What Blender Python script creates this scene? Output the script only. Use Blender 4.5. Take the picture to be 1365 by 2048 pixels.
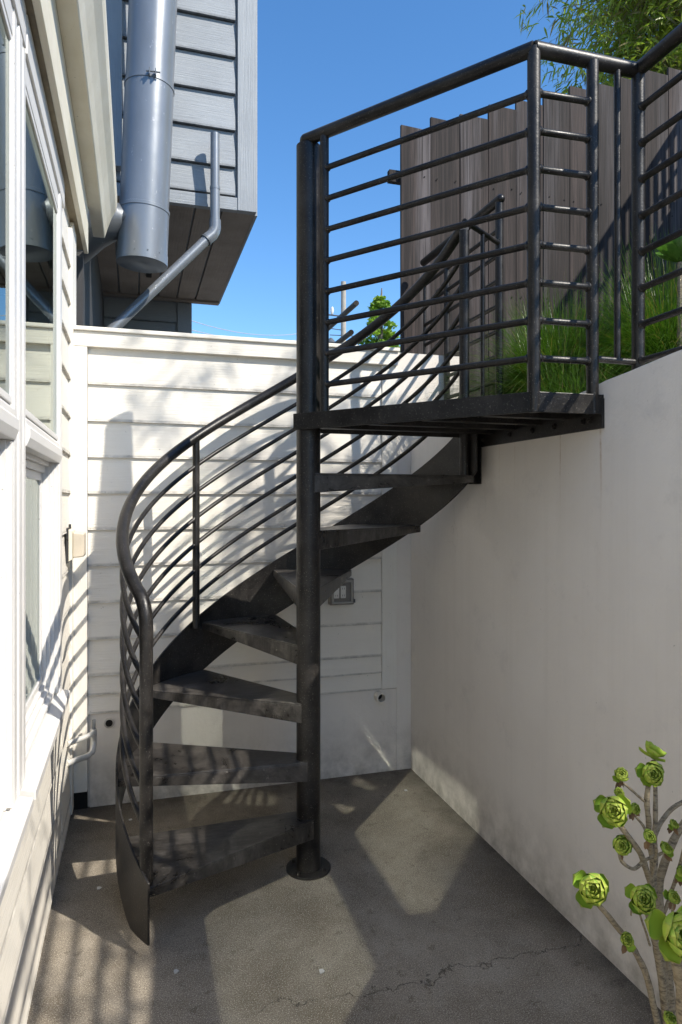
import bpy, bmesh, math, random
from mathutils import Vector, Matrix, noise
C = bpy.context.scene.collection
SC = bpy.context.scene
for o in list(bpy.data.objects): bpy.data.objects.remove(o)
PI = math.pi
R = math.radians
random.seed(7)

# ------------------------------------------------------------------ camera
THETA = math.atan(412/1365)
cam = bpy.data.cameras.new('camera'); cam.sensor_fit = 'VERTICAL'; cam.sensor_height = 36; cam.sensor_width = 24
cam.lens = 24.0; cam.shift_y = -21/2048; cam.clip_start = .02; cam.clip_end = 3000
co = bpy.data.objects.new('camera', cam); C.objects.link(co)
co.location = (0, 0, 1.45); co.rotation_euler = (PI/2, 0, -THETA); SC.camera = co

# ------------------------------------------------------------------ light
LDIR = Vector((-.73, .82, -1.03)).normalized()          # direction in which sunlight travels
S = -LDIR
w = bpy.data.worlds.new('World'); SC.world = w; w.use_nodes = True
nt = w.node_tree; bg = nt.nodes['Background']
sky = nt.nodes.new('ShaderNodeTexSky'); sky.sky_type = 'NISHITA'; sky.sun_disc = False
sky.sun_elevation = math.asin(S.z); sky.sun_rotation = math.atan2(S.x, S.y)
sky.air_density = 1.0; sky.dust_density = .2; sky.ozone_density = 3.5; sky.altitude = 50
hs = nt.nodes.new('ShaderNodeHueSaturation'); hs.inputs['Saturation'].default_value = 1.2
nt.links.new(sky.outputs[0], hs.inputs['Color']); nt.links.new(hs.outputs[0], bg.inputs[0]); bg.inputs[1].default_value = .086
sun = bpy.data.lights.new('sun', 'SUN'); sun.energy = 2.3; sun.angle = R(.5); sun.color = (1, .94, .84)
so = bpy.data.objects.new('sun', sun); C.objects.link(so); so.rotation_euler = LDIR.to_track_quat('-Z', 'Y').to_euler()
so.location = (6, -6, 9)
vs = SC.view_settings; vs.view_transform = 'Standard'; vs.look = 'None'; vs.gamma = 1; vs.use_curve_mapping = False
vs.exposure = 1.5
SC.render.engine = 'CYCLES'
SC.cycles.caustics_reflective = True; SC.cycles.blur_glossy = 0; SC.cycles.use_guiding = True; SC.cycles.sample_clamp_indirect = 20
SC.cycles.max_bounces = 10; SC.cycles.diffuse_bounces = 5

# ------------------------------------------------------------------ mesh helpers
ORG = {}
class MB:
    def __init__(s): s.v = []; s.f = []; s.m = []
    def add(s, vs, fs, mi=0):
        n = len(s.v); s.v += [tuple(p) for p in vs]; s.f += [tuple(i+n for i in f) for f in fs]; s.m += [mi]*len(fs); return s
    def box(s, x0, x1, y0, y1, z0, z1, mi=0):
        if x0 > x1: x0, x1 = x1, x0
        if y0 > y1: y0, y1 = y1, y0
        if z0 > z1: z0, z1 = z1, z0
        vs = [(x0,y0,z0),(x1,y0,z0),(x1,y1,z0),(x0,y1,z0),(x0,y0,z1),(x1,y0,z1),(x1,y1,z1),(x0,y1,z1)]
        return s.add(vs, [(0,3,2,1),(4,5,6,7),(0,1,5,4),(1,2,6,5),(2,3,7,6),(3,0,4,7)], mi)
    def loft(s, rings, caps=True, closed=True, mi=0):
        n = len(rings[0]); vs = [p for r in rings for p in r]; fs = []
        for i in range(len(rings)-1):
            for j in range(n if closed else n-1):
                k = (j+1) % n
                fs.append((i*n+j, i*n+k, (i+1)*n+k, (i+1)*n+j))
        if caps: fs.append(tuple(range(n))[::-1]); fs.append(tuple((len(rings)-1)*n+j for j in range(n)))
        return s.add(vs, fs, mi)
    def tube(s, pts, r, seg=14, caps=True, mi=0, up=None):
        pts = [Vector(p) for p in pts]; n = len(pts)
        rs = r if isinstance(r, (list, tuple)) else [r]*n
        t0 = (pts[1]-pts[0]).normalized()
        a = Vector((0,0,1)) if abs(t0.z) < .9 else Vector((1,0,0))
        u = t0.cross(a).normalized(); rings = []; tp = t0
        for i in range(n):
            t = (pts[min(i+1,n-1)]-pts[max(i-1,0)]).normalized()
            ax = tp.cross(t)
            if ax.length > 1e-7: u = Matrix.Rotation(tp.angle(t), 3, ax.normalized()) @ u
            tp = t; v = t.cross(u).normalized()
            rings.append([pts[i] + (u*math.cos(2*PI*j/seg) + v*math.sin(2*PI*j/seg))*rs[i] for j in range(seg)])
        return s.loft(rings, caps, True, mi)
    def prism(s, poly, z0, z1, mi=0):
        return s.loft([[(x,y,z0) for x,y in poly], [(x,y,z1) for x,y in poly]], True, True, mi)
    def build(s, name, mat, parent=None, smooth=False, bevel=0, org=None, **kw):
        top = parent
        while top is not None and top.parent is not None: top = top.parent
        off = Vector(ORG.get(top.name, (0,0,0))) if top is not None else Vector(org or (0,0,0))
        me = bpy.data.meshes.new(name)
        me.from_pydata([tuple(Vector(p)-off) for p in s.v], [], s.f)
        mats = mat if isinstance(mat, (list, tuple)) else [mat]
        for m in mats: me.materials.append(m)
        if len(mats) > 1: me.polygons.foreach_set('material_index', s.m)
        me.validate(); 
        bm = bmesh.new(); bm.from_mesh(me); bmesh.ops.recalc_face_normals(bm, faces=bm.faces); bm.to_mesh(me); bm.free()
        if smooth:
            me.polygons.foreach_set('use_smooth', [True]*len(me.polygons)); me.set_sharp_from_angle(angle=R(40))
        me.update()
        o = bpy.data.objects.new(name, me); C.objects.link(o); o.parent = parent
        if parent is None: o.location = off; ORG[o.name] = off
        if bevel:
            b = o.modifiers.new('bevel', 'BEVEL'); b.width = bevel; b.segments = 2; b.limit_method = 'ANGLE'; b.angle_limit = R(40)
        for k, v in kw.items(): o[k] = v
        return o
def thing(name, loc, label, cat, group=None, **kw):
    o = bpy.data.objects.new(name, None); C.objects.link(o); o.location = loc; o.empty_display_size = .1
    ORG[o.name] = Vector(loc); o['label'] = label; o['category'] = cat
    if group: o['group'] = group
    for k, v in kw.items(): o[k] = v
    return o
def tag(o, label, cat, group=None):
    o['label'] = label; o['category'] = cat
    if group: o['group'] = group
    return o

# ------------------------------------------------------------------ materials
class N:
    def __init__(s, name):
        s.m = bpy.data.materials.new(name); s.m.use_nodes = True; s.t = s.m.node_tree
        s.b = s.t.nodes['Principled BSDF']; s.co = s.t.nodes.new('ShaderNodeTexCoord'); s.src = s.co.outputs['Object']
    def n(s, ty, **kw):
        x = s.t.nodes.new(ty)
        for k, v in kw.items(): setattr(x, k, v)
        return x
    def l(s, a, b): s.t.links.new(a, b)
    def map(s, scale, rot=(0,0,0), loc=(0,0,0), rnd=0):
        m = s.n('ShaderNodeMapping'); m.inputs['Scale'].default_value = scale; m.inputs['Rotation'].default_value = rot; m.inputs['Location'].default_value = loc
        s.l(s.src, m.inputs[0])
        if rnd:
            oi = s.n('ShaderNodeObjectInfo'); mu = s.n('ShaderNodeVectorMath', operation='SCALE'); mu.inputs[0].default_value = (rnd, rnd*.7, rnd*1.3)
            s.l(oi.outputs['Random'], mu.inputs['Scale']); ad = s.n('ShaderNodeVectorMath', operation='ADD')
            s.l(m.outputs[0], ad.inputs[0]); s.l(mu.outputs[0], ad.inputs[1]); return ad.outputs[0]
        return m.outputs[0]
    def noise(s, scale, detail=5, rough=.6, vec=None, dist=0):
        x = s.n('ShaderNodeTexNoise'); x.inputs['Scale'].default_value = scale; x.inputs['Detail'].default_value = detail; x.inputs['Roughness'].default_value = rough
        x.inputs['Distortion'].default_value = dist
        s.l(vec if vec else s.src, x.inputs['Vector']); return x.outputs['Fac']
    def ramp(s, fac, stops):
        r = s.n('ShaderNodeValToRGB'); e = r.color_ramp.elements
        while len(e) > 1: e.remove(e[-1])
        for i, (p, c) in enumerate(stops):
            if isinstance(c, (int, float)): c = (c, c, c)
            x = e[0] if i == 0 else e.new(p)
            x.position = p; x.color = (*c, 1)
        s.l(fac, r.inputs[0]); return r.outputs[0]
    def mix(s, fac, a, b, mode='MIX'):
        m = s.n('ShaderNodeMix', data_type='RGBA', blend_type=mode)
        for ix, v in ((0, fac), (6, a), (7, b)):
            sock = m.inputs[ix]
            if isinstance(v, (int, float)): sock.default_value = v if ix == 0 else (v, v, v, 1)
            elif isinstance(v, tuple): sock.default_value = (*v, 1)
            else: s.l(v, sock)
        return m.outputs[2]
    def math(s, op, a, b=0.0, clamp=False):
        m = s.n('ShaderNodeMath', operation=op); m.use_clamp = clamp
        for i, v in enumerate((a, b)):
            if isinstance(v, (int, float)): m.inputs[i].default_value = v
            else: s.l(v, m.inputs[i])
        return m.outputs[0]
    def rand(s): return s.n('ShaderNodeObjectInfo').outputs['Random']
    def bump(s, h, strength=.3, dist=.01, prev=None):
        b = s.n('ShaderNodeBump'); b.inputs['Strength'].default_value = strength; b.inputs['Distance'].default_value = dist
        s.l(h, b.inputs['Height'])
        if prev: s.l(prev, b.inputs['Normal'])
        s.l(b.outputs[0], s.b.inputs['Normal']); return b.outputs[0]
    def set(s, **kw):
        for k, v in kw.items():
            i = s.b.inputs[k.replace('_', ' ')]
            if isinstance(v, (int, float)): i.default_value = v
            elif isinstance(v, tuple): i.default_value = (*v, 1)
            else: s.l(v, i)
        return s

def painted_wood(name, col, dirt, grain=(5, 5, 170), rough=.55, gstr=.35, var=.06, dirtamt=.5):
    m = N(name)
    g = m.noise(1.0, 4, .65, m.map(grain, rnd=9))
    mott = m.noise(2.3, 6, .7, m.map((1,1,1), rnd=5))
    specks = m.ramp(m.noise(95, 2, .5), [(.0, 1), (.24, 1), (.27, 0), (1, 0)])
    c = m.mix(m.ramp(mott, [(.3, 0), (.75, dirtamt)]), col, dirt)
    c = m.mix(m.math('MULTIPLY', m.ramp(g, [(.35, 1), (.5, 0)]), .16), c, dirt)
    c = m.mix(m.math('MULTIPLY', specks, .55), c, (.12, .1, .08))
    at = m.n('ShaderNodeAttribute', attribute_name='edge')
    ed = m.math('MULTIPLY', m.ramp(at.outputs['Fac'], [(.93, 0), (.985, 1)]), m.ramp(m.noise(14, 5, .7, m.map((1, 1, 1), rnd=3)), [(.35, .25), (.62, 1)]))
    c = m.mix(m.math('MULTIPLY', ed, .6), c, tuple(x*.22 for x in dirt))
    v = m.math('ADD', 1-var/2, m.math('MULTIPLY', m.rand(), var))
    c = m.mix(1.0, c, v, 'MULTIPLY')
    m.set(Base_Color=c, Roughness=rough)
    b = m.bump(g, gstr, .004); m.bump(m.noise(30, 4, .6), .12, .004, b)
    return m.m
WHITE = (.80, .76, .68)
m_siding = painted_wood('cream_siding_paint', WHITE, (.68, .63, .55), gstr=.5)
m_trim_v = painted_wood('cream_trim_paint', (.79, .76, .70), (.60, .56, .47), grain=(150, 150, 4), gstr=.4)
m_frame = painted_wood('white_window_paint', (.72, .70, .67), (.58, .565, .54), grain=(20, 3, 20), rough=.35, gstr=.06, var=.02, dirtamt=.35)
m_eave = painted_wood('cream_eave_paint', (.76, .72, .60), (.56, .50, .36), grain=(20, 3, 20), gstr=.15, dirtamt=.7)
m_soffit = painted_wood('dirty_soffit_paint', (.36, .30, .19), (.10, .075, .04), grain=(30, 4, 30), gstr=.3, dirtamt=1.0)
m_grey = painted_wood('blue_grey_siding_paint', (.30, .322, .342), (.20, .215, .23), grain=(3.5, 3.5, 95), rough=.6, gstr=.9, var=.1, dirtamt=.6)
m_grey_v = painted_wood('blue_grey_trim_paint', (.31, .332, .352), (.21, .225, .24), grain=(95, 95, 3.5), rough=.6, gstr=.8, var=.05, dirtamt=.6)
m_greysof = painted_wood('grey_soffit_paint', (.36, .30, .25), (.17, .14, .11), grain=(60, 3, 60), rough=.7, gstr=.7, var=.25, dirtamt=.8)
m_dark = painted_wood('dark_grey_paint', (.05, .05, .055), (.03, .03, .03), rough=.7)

def metal_steel():
    m = N('dark_painted_steel')
    big = m.noise(6, 6, .7); fine = m.noise(140, 3, .6); sp = m.noise(220, 2, .5)
    dust = m.ramp(big, [(.42, 0), (.72, 1)])
    c = m.mix(m.math('MULTIPLY', dust, .8), (.009, .008, .0075), (.046, .041, .037))
    c = m.mix(m.math('MULTIPLY', m.ramp(sp, [(.64, 0), (.72, 1)]), .5), c, (.22, .20, .175))
    c = m.mix(m.math('MULTIPLY', m.ramp(m.noise(18, 5, .7, m.map((1,1,.25))), [(.60, 0), (.78, 1)]), .35), c, (.10, .085, .07))
    m.set(Base_Color=c, Metallic=.15, Roughness=m.ramp(big, [(.3, .30), (.75, .5)]))
    m.b.inputs['Specular IOR Level'].default_value = .42
    b = m.bump(fine, .32, .002); m.bump(m.noise(9, 2, .5), .12, .004, b)
    return m.m
m_steel = metal_steel()
def tread_mat():
    m = N('scuffed_tread_steel')
    big = m.noise(5, 6, .75, dist=.6); fine = m.noise(160, 3, .6)
    scr = m.noise(1, 5, .7, m.map((14, 70, 14), rot=(0,0,.5)))
    d = m.math('MULTIPLY', m.ramp(big, [(.34, 0), (.62, 1)]), m.ramp(scr, [(.3, .3), (.65, 1)]))
    c = m.mix(d, (.008, .007, .0065), (.12, .108, .096))
    c = m.mix(m.math('MULTIPLY', m.ramp(m.noise(70, 3, .6), [(.66, 0), (.74, 1)]), .5), c, (.30, .27, .24))
    m.set(Base_Color=c, Metallic=.1, Roughness=m.ramp(big, [(.3, .22), (.75, .5)])); m.b.inputs['Specular IOR Level'].default_value = .45
    m.bump(fine, .25, .002); return m.m
m_tread = tread_mat()
def galv(name, col, rough=.42):
    m = N(name)
    b = m.noise(7, 5, .6, m.map((1, 1, .35)))
    c = m.mix(m.ramp(b, [(.3, 0), (.75, 1)]), col, tuple(x*.8 for x in col))
    c = m.mix(m.math('MULTIPLY', m.ramp(m.noise(45, 3, .7, m.map((1,1,.4))), [(.67, 0), (.71, 1)]), .4), c, (.6, .6, .6))
    m.set(Base_Color=c, Roughness=rough, Metallic=.35); bb = m.bump(m.noise(50, 3, .5), .06, .003); m.bump(m.noise(5, 2, .5), .18, .012, bb); return m.m
m_duct = galv('grey_painted_duct_metal', (.23, .248, .268), .32)
m_duct_dark = galv('grey_elbow_metal', (.14, .15, .16), .45)
m_pvc = galv('white_pvc_plastic', (.74, .73, .70), .4)

def stucco():
    m = N('painted_concrete_wall')
    big = m.noise(1.1, 6, .65); mid = m.noise(6, 5, .7)
    streak = m.noise(1, 5, .7, m.map((14, 14, .5)))
    c = m.mix(m.ramp(big, [(.3, 0), (.72, 1)]), (.79, .745, .68), (.70, .65, .59))
    c = m.mix(m.math('MULTIPLY', m.ramp(streak, [(.5, 0), (.8, 1)]), .13), c, (.45, .41, .35))
    c = m.mix(m.math('MULTIPLY', m.ramp(mid, [(.58, 0), (.75, 1)]), .25), c, (.40, .38, .35))
    c = m.mix(m.math('MULTIPLY', m.ramp(m.noise(48, 3, .7), [(.0, 1), (.24, 1), (.29, 0), (1, 0)]), .5), c, (.2, .17, .14))
    # hairline cracks
    vo = m.n('ShaderNodeTexVoronoi', feature='DISTANCE_TO_EDGE'); vo.inputs['Scale'].default_value = 1.3
    di = m.n('ShaderNodeVectorMath', operation='ADD'); nz = m.n('ShaderNodeTexNoise'); nz.inputs['Scale'].default_value = 5; nz.inputs['Detail'].default_value = 6
    m.l(m.src, nz.inputs['Vector']); m.l(m.src, di.inputs[0]); sc = m.n('ShaderNodeVectorMath', operation='SCALE'); sc.inputs['Scale'].default_value = .5
    m.l(nz.outputs['Color'], sc.inputs[0]); m.l(sc.outputs[0], di.inputs[1]); m.l(di.outputs[0], vo.inputs['Vector'])
    cr = m.math('MULTIPLY', m.ramp(vo.outputs['Distance'], [(0, 1), (.0035, 0)]), m.ramp(m.noise(2.2, 2), [(.6, 0), (.68, 1)]))
    c = m.mix(m.math('MULTIPLY', cr, .22), c, (.25, .22, .19))
    # dirt near the ground and rust drips under the ledger bolts
    sep = m.n('ShaderNodeSeparateXYZ'); m.l(m.src, sep.inputs[0]); z = sep.outputs[2]; y = sep.outputs[1]
    low = m.math('MULTIPLY', m.ramp(z, [(0, 1), (.06, .65), (.30, 0)]), m.ramp(m.noise(9, 5, .7), [(.35, 0), (.65, 1)]))
    c = m.mix(m.math('MULTIPLY', low, .75), c, (.22, .20, .16))
    zr = m.math('MULTIPLY', m.ramp(m.math('MULTIPLY', z, .5), [(.66, 0), (.74, .18), (.83, .8), (.846, 1), (.848, 0)]), m.ramp(m.noise(5, 5, .8, m.map((1, 1, 2.2))), [(.38, .15), (.62, 1)]))
    for yy, wd, st in ((1.862, .007, 1), (2.08, .005, .8), (2.38, .004, .5), (2.62, .004, .4), (2.5, .003, .4)):
        yn = m.math('ADD', y, m.math('MULTIPLY', m.noise(4, 2), .012))
        d = m.math('ABSOLUTE', m.math('SUBTRACT', yn, yy+.006))
        line = m.math('SUBTRACT', 1, m.math('DIVIDE', d, wd), True)
        c = m.mix(m.math('MULTIPLY', m.math('MULTIPLY', line, zr), st), c, (.36, .21, .08))
    m.set(Base_Color=c, Roughness=.8)
    b = m.bump(m.noise(3, 4, .5), .25, .02); b = m.bump(m.noise(60, 5, .65), .3, .003, b); m.bump(m.math('SUBTRACT', 1, cr), .3, .003, b)
    return m.m
m_stucco = stucco()
def floor_mat():
    m = N('weathered_concrete_floor')
    big = m.noise(1.6, 7, .7, dist=.3); mid = m.noise(7, 6, .7)
    sp = m.noise(230, 3, .85); sp2 = m.noise(280, 2, .8)
    c = m.mix(m.ramp(big, [(.36, 0), (.64, 1)]), (.145, .117, .082), (.33, .287, .228))
    c = m.mix(m.math('MULTIPLY', m.ramp(mid, [(.5, 0), (.75, 1)]), .55), c, (.17, .135, .095))
    c = m.mix(m.math('MULTIPLY', m.ramp(m.noise(16, 4, .6), [(.60, 0), (.66, 1)]), .6), c, (.12, .095, .065))
    c = m.mix(m.ramp(sp, [(.53, 0), (.60, .8)]), c, (.075, .058, .042))
    c = m.mix(m.ramp(sp2, [(.56, 0), (.63, .75)]), c, (.66, .60, .50))
    sep = m.n('ShaderNodeSeparateXYZ'); m.l(m.src, sep.inputs[0]); x = sep.outputs[0]; y = sep.outputs[1]
    # grime where the floor meets the walls
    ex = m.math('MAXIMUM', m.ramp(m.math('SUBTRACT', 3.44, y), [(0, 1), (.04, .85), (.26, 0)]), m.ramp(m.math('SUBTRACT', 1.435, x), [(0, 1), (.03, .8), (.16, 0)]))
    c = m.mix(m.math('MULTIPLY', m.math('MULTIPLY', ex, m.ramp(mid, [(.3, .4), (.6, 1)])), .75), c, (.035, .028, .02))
    n1 = m.noise(6, 6, .65)
    d = m.math('ABSOLUTE', m.math('SUBTRACT', m.math('SUBTRACT', y, 1.93), m.math('MULTIPLY', m.math('SUBTRACT', n1, .5), .30)))
    
    cr = m.math('MULTIPLY', m.ramp(d, [(0, 1), (.0022, .9), (.0035, 0)]), m.ramp(x, [(.25, 0), (.45, 1)]))
    c = m.mix(m.math('MULTIPLY', cr, .85), c, (.02, .016, .012))
    m.set(Base_Color=c, Roughness=.88)
    b = m.bump(sp, .45, .0025); b = m.bump(mid, .2, .01, b); m.bump(m.math('SUBTRACT', 1, cr), .6, .006, b)
    return m.m
m_floor = floor_mat()
def fence_mat():
    m = N('weathered_fence_wood')
    g = m.noise(1, 6, .7, m.map((26, 26, .9), rnd=13)); g2 = m.noise(1, 4, .6, m.map((110, 110, 2.2), rnd=23)); st = m.noise(1, 4, .6, m.map((5, 5, .35), rnd=7))
    c = m.mix(m.ramp(g, [(.38, 0), (.62, 1)]), (.018, .0115, .0095), (.070, .050, .044))
    c = m.mix(m.ramp(st, [(.52, 0), (.70, .8)]), c, (.20, .18, .185))
    c = m.mix(m.ramp(g2, [(.38, .75), (.52, 0)]), c, (.012, .009, .008))
    c = m.mix(1.0, c, m.math('ADD', .38, m.math('MULTIPLY', m.rand(), .48)), 'MULTIPLY')
    m.set(Base_Color=c, Roughness=.85); b = m.bump(g, .4, .006); m.bump(g2, .6, .004, b); return m.m
m_fence = fence_mat()
def flat(name, col, rough=.7, var=0, nscale=8, col2=None, bump=0, metal=0, spec=None):
    m = N(name); c = m.mix(m.ramp(m.noise(nscale, 5, .65), [(.3, 0), (.7, 1)]), col, col2 or tuple(x*.75 for x in col))
    if var: c = m.mix(1.0, c, m.math('ADD', 1-var/2, m.math('MULTIPLY', m.rand(), var)), 'MULTIPLY')
    m.set(Base_Color=c, Roughness=rough, Metallic=metal)
    if bump: m.bump(m.noise(nscale*8, 4, .6), bump, .004)
    return m.m
m_soil = flat('dark_soil', (.05, .038, .028), .95, bump=.6)
m_ground = flat('pale_dry_ground', (.30, .27, .23), .95, nscale=.5)
m_bark = flat('grey_bark', (.20, .17, .13), .85, nscale=30, bump=.6)
m_culm = flat('bamboo_culm', (.26, .22, .10), .5, nscale=10)
m_pole = flat('weathered_pole_wood', (.42, .38, .32), .85, nscale=5, bump=.3)
m_wire = flat('pale_wire', (.4, .4, .4), .6)
m_curtain = flat('pale_green_curtain', (.50, .56, .34), .8, nscale=3)
m_room = flat('dark_room_paint', (.10, .13, .11), .8)
m_terra = flat('terracotta', (.45, .2, .11), .8)
m_dead = flat('dry_brown_leaf', (.17, .10, .05), .8, nscale=40, var=.5)
m_lens = flat('frosted_lamp_lens', (.66, .58, .46), .35)
m_black = flat('black_plastic', (.03, .03, .03), .5)
m_hole = flat('dark_hole', (.012, .011, .01), .9)
def leafm(name, a, b, rough=.5, trans=.35, nscale=3):
    m = N(name); c = m.mix(m.ramp(m.noise(nscale, 3, .6), [(.3, 0), (.7, 1)]), a, b); m.set(Base_Color=c, Roughness=rough)
    tr = m.n('ShaderNodeBsdfTranslucent'); m.l(m.mix(1.0, c, (1.3, 1.5, .7), 'MULTIPLY'), tr.inputs[0])
    mx = m.n('ShaderNodeMixShader'); mx.inputs[0].default_value = trans
    out = m.t.nodes['Material Output']; m.l(m.b.outputs[0], mx.inputs[1]); m.l(tr.outputs[0], mx.inputs[2]); m.l(mx.outputs[0], out.inputs[0]); return m.m
m_bamboo = leafm('bamboo_leaf', (.11, .18, .02), (.38, .42, .06), .45, .45, 5)
m_bamboo2 = leafm('dry_bamboo_leaf', (.16, .13, .05), (.24, .2, .07), .5, .35, 5)
m_grass = leafm('grass_blade', (.018, .05, .008), (.12, .23, .03), .35, .3, 25)
m_conifer = leafm('conifer_foliage', (.10, .22, .02), (.30, .42, .05), .6, .35, 4)
m_bush = leafm('pale_bush_foliage', (.28, .32, .14), (.36, .36, .22), .6, .3, 6)
m_glossleaf = leafm('glossy_succulent_leaf', (.05, .13, .02), (.10, .2, .04), .3, .2, 8)
def rosette_mat():
    m = N('aeonium_leaf')
    at = m.n('ShaderNodeAttribute', attribute_name='tip')
    base = m.mix(m.rand(), (.13, .26, .028), (.30, .41, .038))
    c = m.mix(m.ramp(at.outputs['Fac'], [(.0, 0), (.6, .12), (1, 1)]), base, (.32, .37, .06))
    c = m.mix(m.math('MULTIPLY', m.ramp(m.noise(60, 3, .6), [(.55, 0), (.75, 1)]), .25), c, (.16, .27, .05))
    m.set(Base_Color=c, Roughness=.55); m.b.inputs['Specular IOR Level'].default_value = .3
    m.b.inputs['Subsurface Weight'].default_value = .15; m.b.inputs['Subsurface Radius'].default_value = (.004, .006, .001)
    return m.m
m_ros = rosette_mat()
def stem_mat():
    m = N('aeonium_stem')
    n = m.noise(1, 4, .7, m.map((90, 90, 260)))
    c = m.mix(m.ramp(n, [(.36, 0), (.54, 1)]), (.08, .062, .042), (.27, .225, .15))
    c = m.mix(m.ramp(m.noise(25, 4), [(.5, 0), (.7, .6)]), c, (.22, .17, .10))
    m.set(Base_Color=c, Roughness=.75); m.bump(n, .5, .002); return m.m
m_stem = stem_mat()
def glass_mat():
    m = N('window_glass'); out = m.t.nodes['Material Output']
    gl = m.n('ShaderNodeBsdfGlossy'); gl.inputs['Roughness'].default_value = .022; gl.inputs['Color'].default_value = (.93, 1, .95, 1)
    tr = m.n('ShaderNodeBsdfTransparent'); tr.inputs[0].default_value = (.80, .90, .80, 1)
    fr = m.n('ShaderNodeFresnel'); fr.inputs[0].default_value = 3.2
    nz = m.noise(1.2, 2, .5); bp = m.n('ShaderNodeBump'); bp.inputs['Strength'].default_value = .05; bp.inputs['Distance'].default_value = .01
    m.l(nz, bp.inputs['Height']); m.l(bp.outputs[0], gl.inputs['Normal'])
    mx = m.n('ShaderNodeMixShader'); m.l(fr.outputs[0], mx.inputs[0]); m.l(tr.outputs[0], mx.inputs[1]); m.l(gl.outputs[0], mx.inputs[2]); m.l(mx.outputs[0], out.inputs[0]); return m.m
m_glass = glass_mat()

# ================================================================== SETTING
def sheet(name, x0, x1, y0, y1, z, mat, nx=1, ny=1):
    b = MB(); b.add([(x0,y0,z),(x1,y0,z),(x1,y1,z),(x0,y1,z)], [(0,1,2,3)]); o = b.build(name, mat); o['kind'] = 'structure'; return o
sheet('ground', -600, 600, -600, 900, -.03, m_ground)
b = MB(); b.box(-.40, 1.50, -4, 3.50, -.028, 0)
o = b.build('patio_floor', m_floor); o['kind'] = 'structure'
# upper garden terrain held by the retaining wall
b = MB()
nx, ny = 22, 26; vs = []
for j in range(ny+1):
    for i in range(nx+1):
        x = 1.60 + 8.0*(i/nx)**1.5; y = -4 + 9.5*j/ny
        vs.append((x, y, 1.74 + (.03*(x-1.6) if y > 2 else .06*(2-y)*.8) + .05*noise.noise((x*1.7, y*1.7, 0))))
b.add(vs, [(j*(nx+1)+i, j*(nx+1)+i+1, (j+1)*(nx+1)+i+1, (j+1)*(nx+1)+i) for j in range(ny) for i in range(nx)])
o = b.build('planting_bed', m_soil, smooth=True); o['kind'] = 'structure'

# ---- retaining wall (right)
b = MB()
prof = [(-4, 2.30), (-1, 2.13), (.6, 1.965), (1.52, 1.872), (1.84, 1.838), (2.12, 1.80), (2.7, 1.785), (3.439, 1.785)]
rings = []
for k in range(len(prof)-1):
    (ya, za), (yb, zb) = prof[k], prof[k+1]
    for t in [q/6 for q in range(6)] + ([1] if k == len(prof)-2 else []):
        y = ya+(yb-ya)*t; z = za+(zb-za)*t + .003*noise.noise((y*9, 0, 3))
        rings.append([(1.435, y, -.02), (1.435, y, z-.012), (1.439, y, z-.003), (1.450, y, z), (1.69, y, z), (1.69, y, -.02)])
b.loft(rings)
tag(b.build('retaining_wall', m_stucco, smooth=True), 'tall plain off white concrete retaining wall with rust drips below the landing', 'wall')

# ---- back wall with lap siding
YB = 3.44
bw = thing('back_wall', (.5, YB, 0), 'low cream wall of lap siding behind the spiral stairs with concrete base', 'wall')
b = MB(); b.box(-.284, 1.755, YB+.012, YB+.16, -.02, 2.20); b.box(1.352, 1.755, YB+.001, YB+.0119, .0, 2.255); b.box(1.352, 1.755, YB+.0121, YB+.16, 2.2001, 2.2551)
b.build('wall_core', m_stucco, bw)
b = MB()
g = [(-.205, YB+.004, -.02), (1.351, YB+.004, -.02)]
b.box(-.205, 1.351, YB+.002, YB+.0119, -.02, .441)
b.build('concrete_base', m_stucco, bw)
courses = [.444, .532, .622, .795, .967, 1.142, 1.315, 1.488, 1.660, 1.831, 2.006, 2.176]
def edge(o):
    at = o.data.attributes.new('edge', 'FLOAT', 'POINT'); at.data.foreach_set('value', [1.0 if i % 5 < 3 else 0.0 for i in range(len(o.data.vertices))]); return o
def lap_board_y(x0, x1, yf, z0, z1, parent, mat=None, d=.017, name='siding_board'):
    """lapped board on a wall facing -Y"""
    b = MB(); n = 8; rings = []
    for i in range(n+1):
        x = x0+(x1-x0)*i/n; e = .0012*noise.noise((x*3, z0*7, 1))
        rings.append([(x, yf+.010, z0+e), (x, yf-d+.010, z0+e), (x, yf-d+.010+.002, z0+.004+e), (x, yf+.006, z1+.012), (x, yf+.010, z1+.012)])
    b.loft(rings); return edge(b.build(name, mat or m_siding, parent))
def lap_board_x(y0, y1, xf, z0, z1, parent, mat=None, d=.017, name='siding_board'):
    """lapped board on a wall facing +X"""
    b = MB(); n = 8; rings = []
    for i in range(n+1):
        y = y0+(y1-y0)*i/n; e = .0012*noise.noise((y*3, z0*7, 5))
        rings.append([(xf-.010, y, z0+e), (xf+d-.010, y, z0+e), (xf+d-.012, y, z0+.004+e), (xf-.006, y, z1+.012), (xf-.010, y, z1+.012)])
    b.loft(rings); return edge(b.build(name, mat or m_siding, parent))
for a, c in zip(courses, courses[1:]): lap_board_y(-.213, 1.264, YB, a, c, bw)
b = MB(); b.box(-.283, -.215, YB-.022, YB+.0115, .085, 2.1795); b.build('corner_board', m_trim_v, bw, bevel=.002)
b = MB(); b.box(1.266, 1.3505, YB-.008, YB+.0115, .448, 2.1795); b.build('corner_board', m_trim_v, bw, bevel=.002)
b = MB(); b.box(-.283, 1.351, YB-.024, YB+.0115, 2.18, 2.252); b.build('top_trim', m_siding, bw, bevel=.002)
b = MB(); b.box(-.283, 1.358, YB-.036, YB+.19, 2.2525, 2.272); b.build('cap_board', m_siding, bw, bevel=.003)
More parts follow.
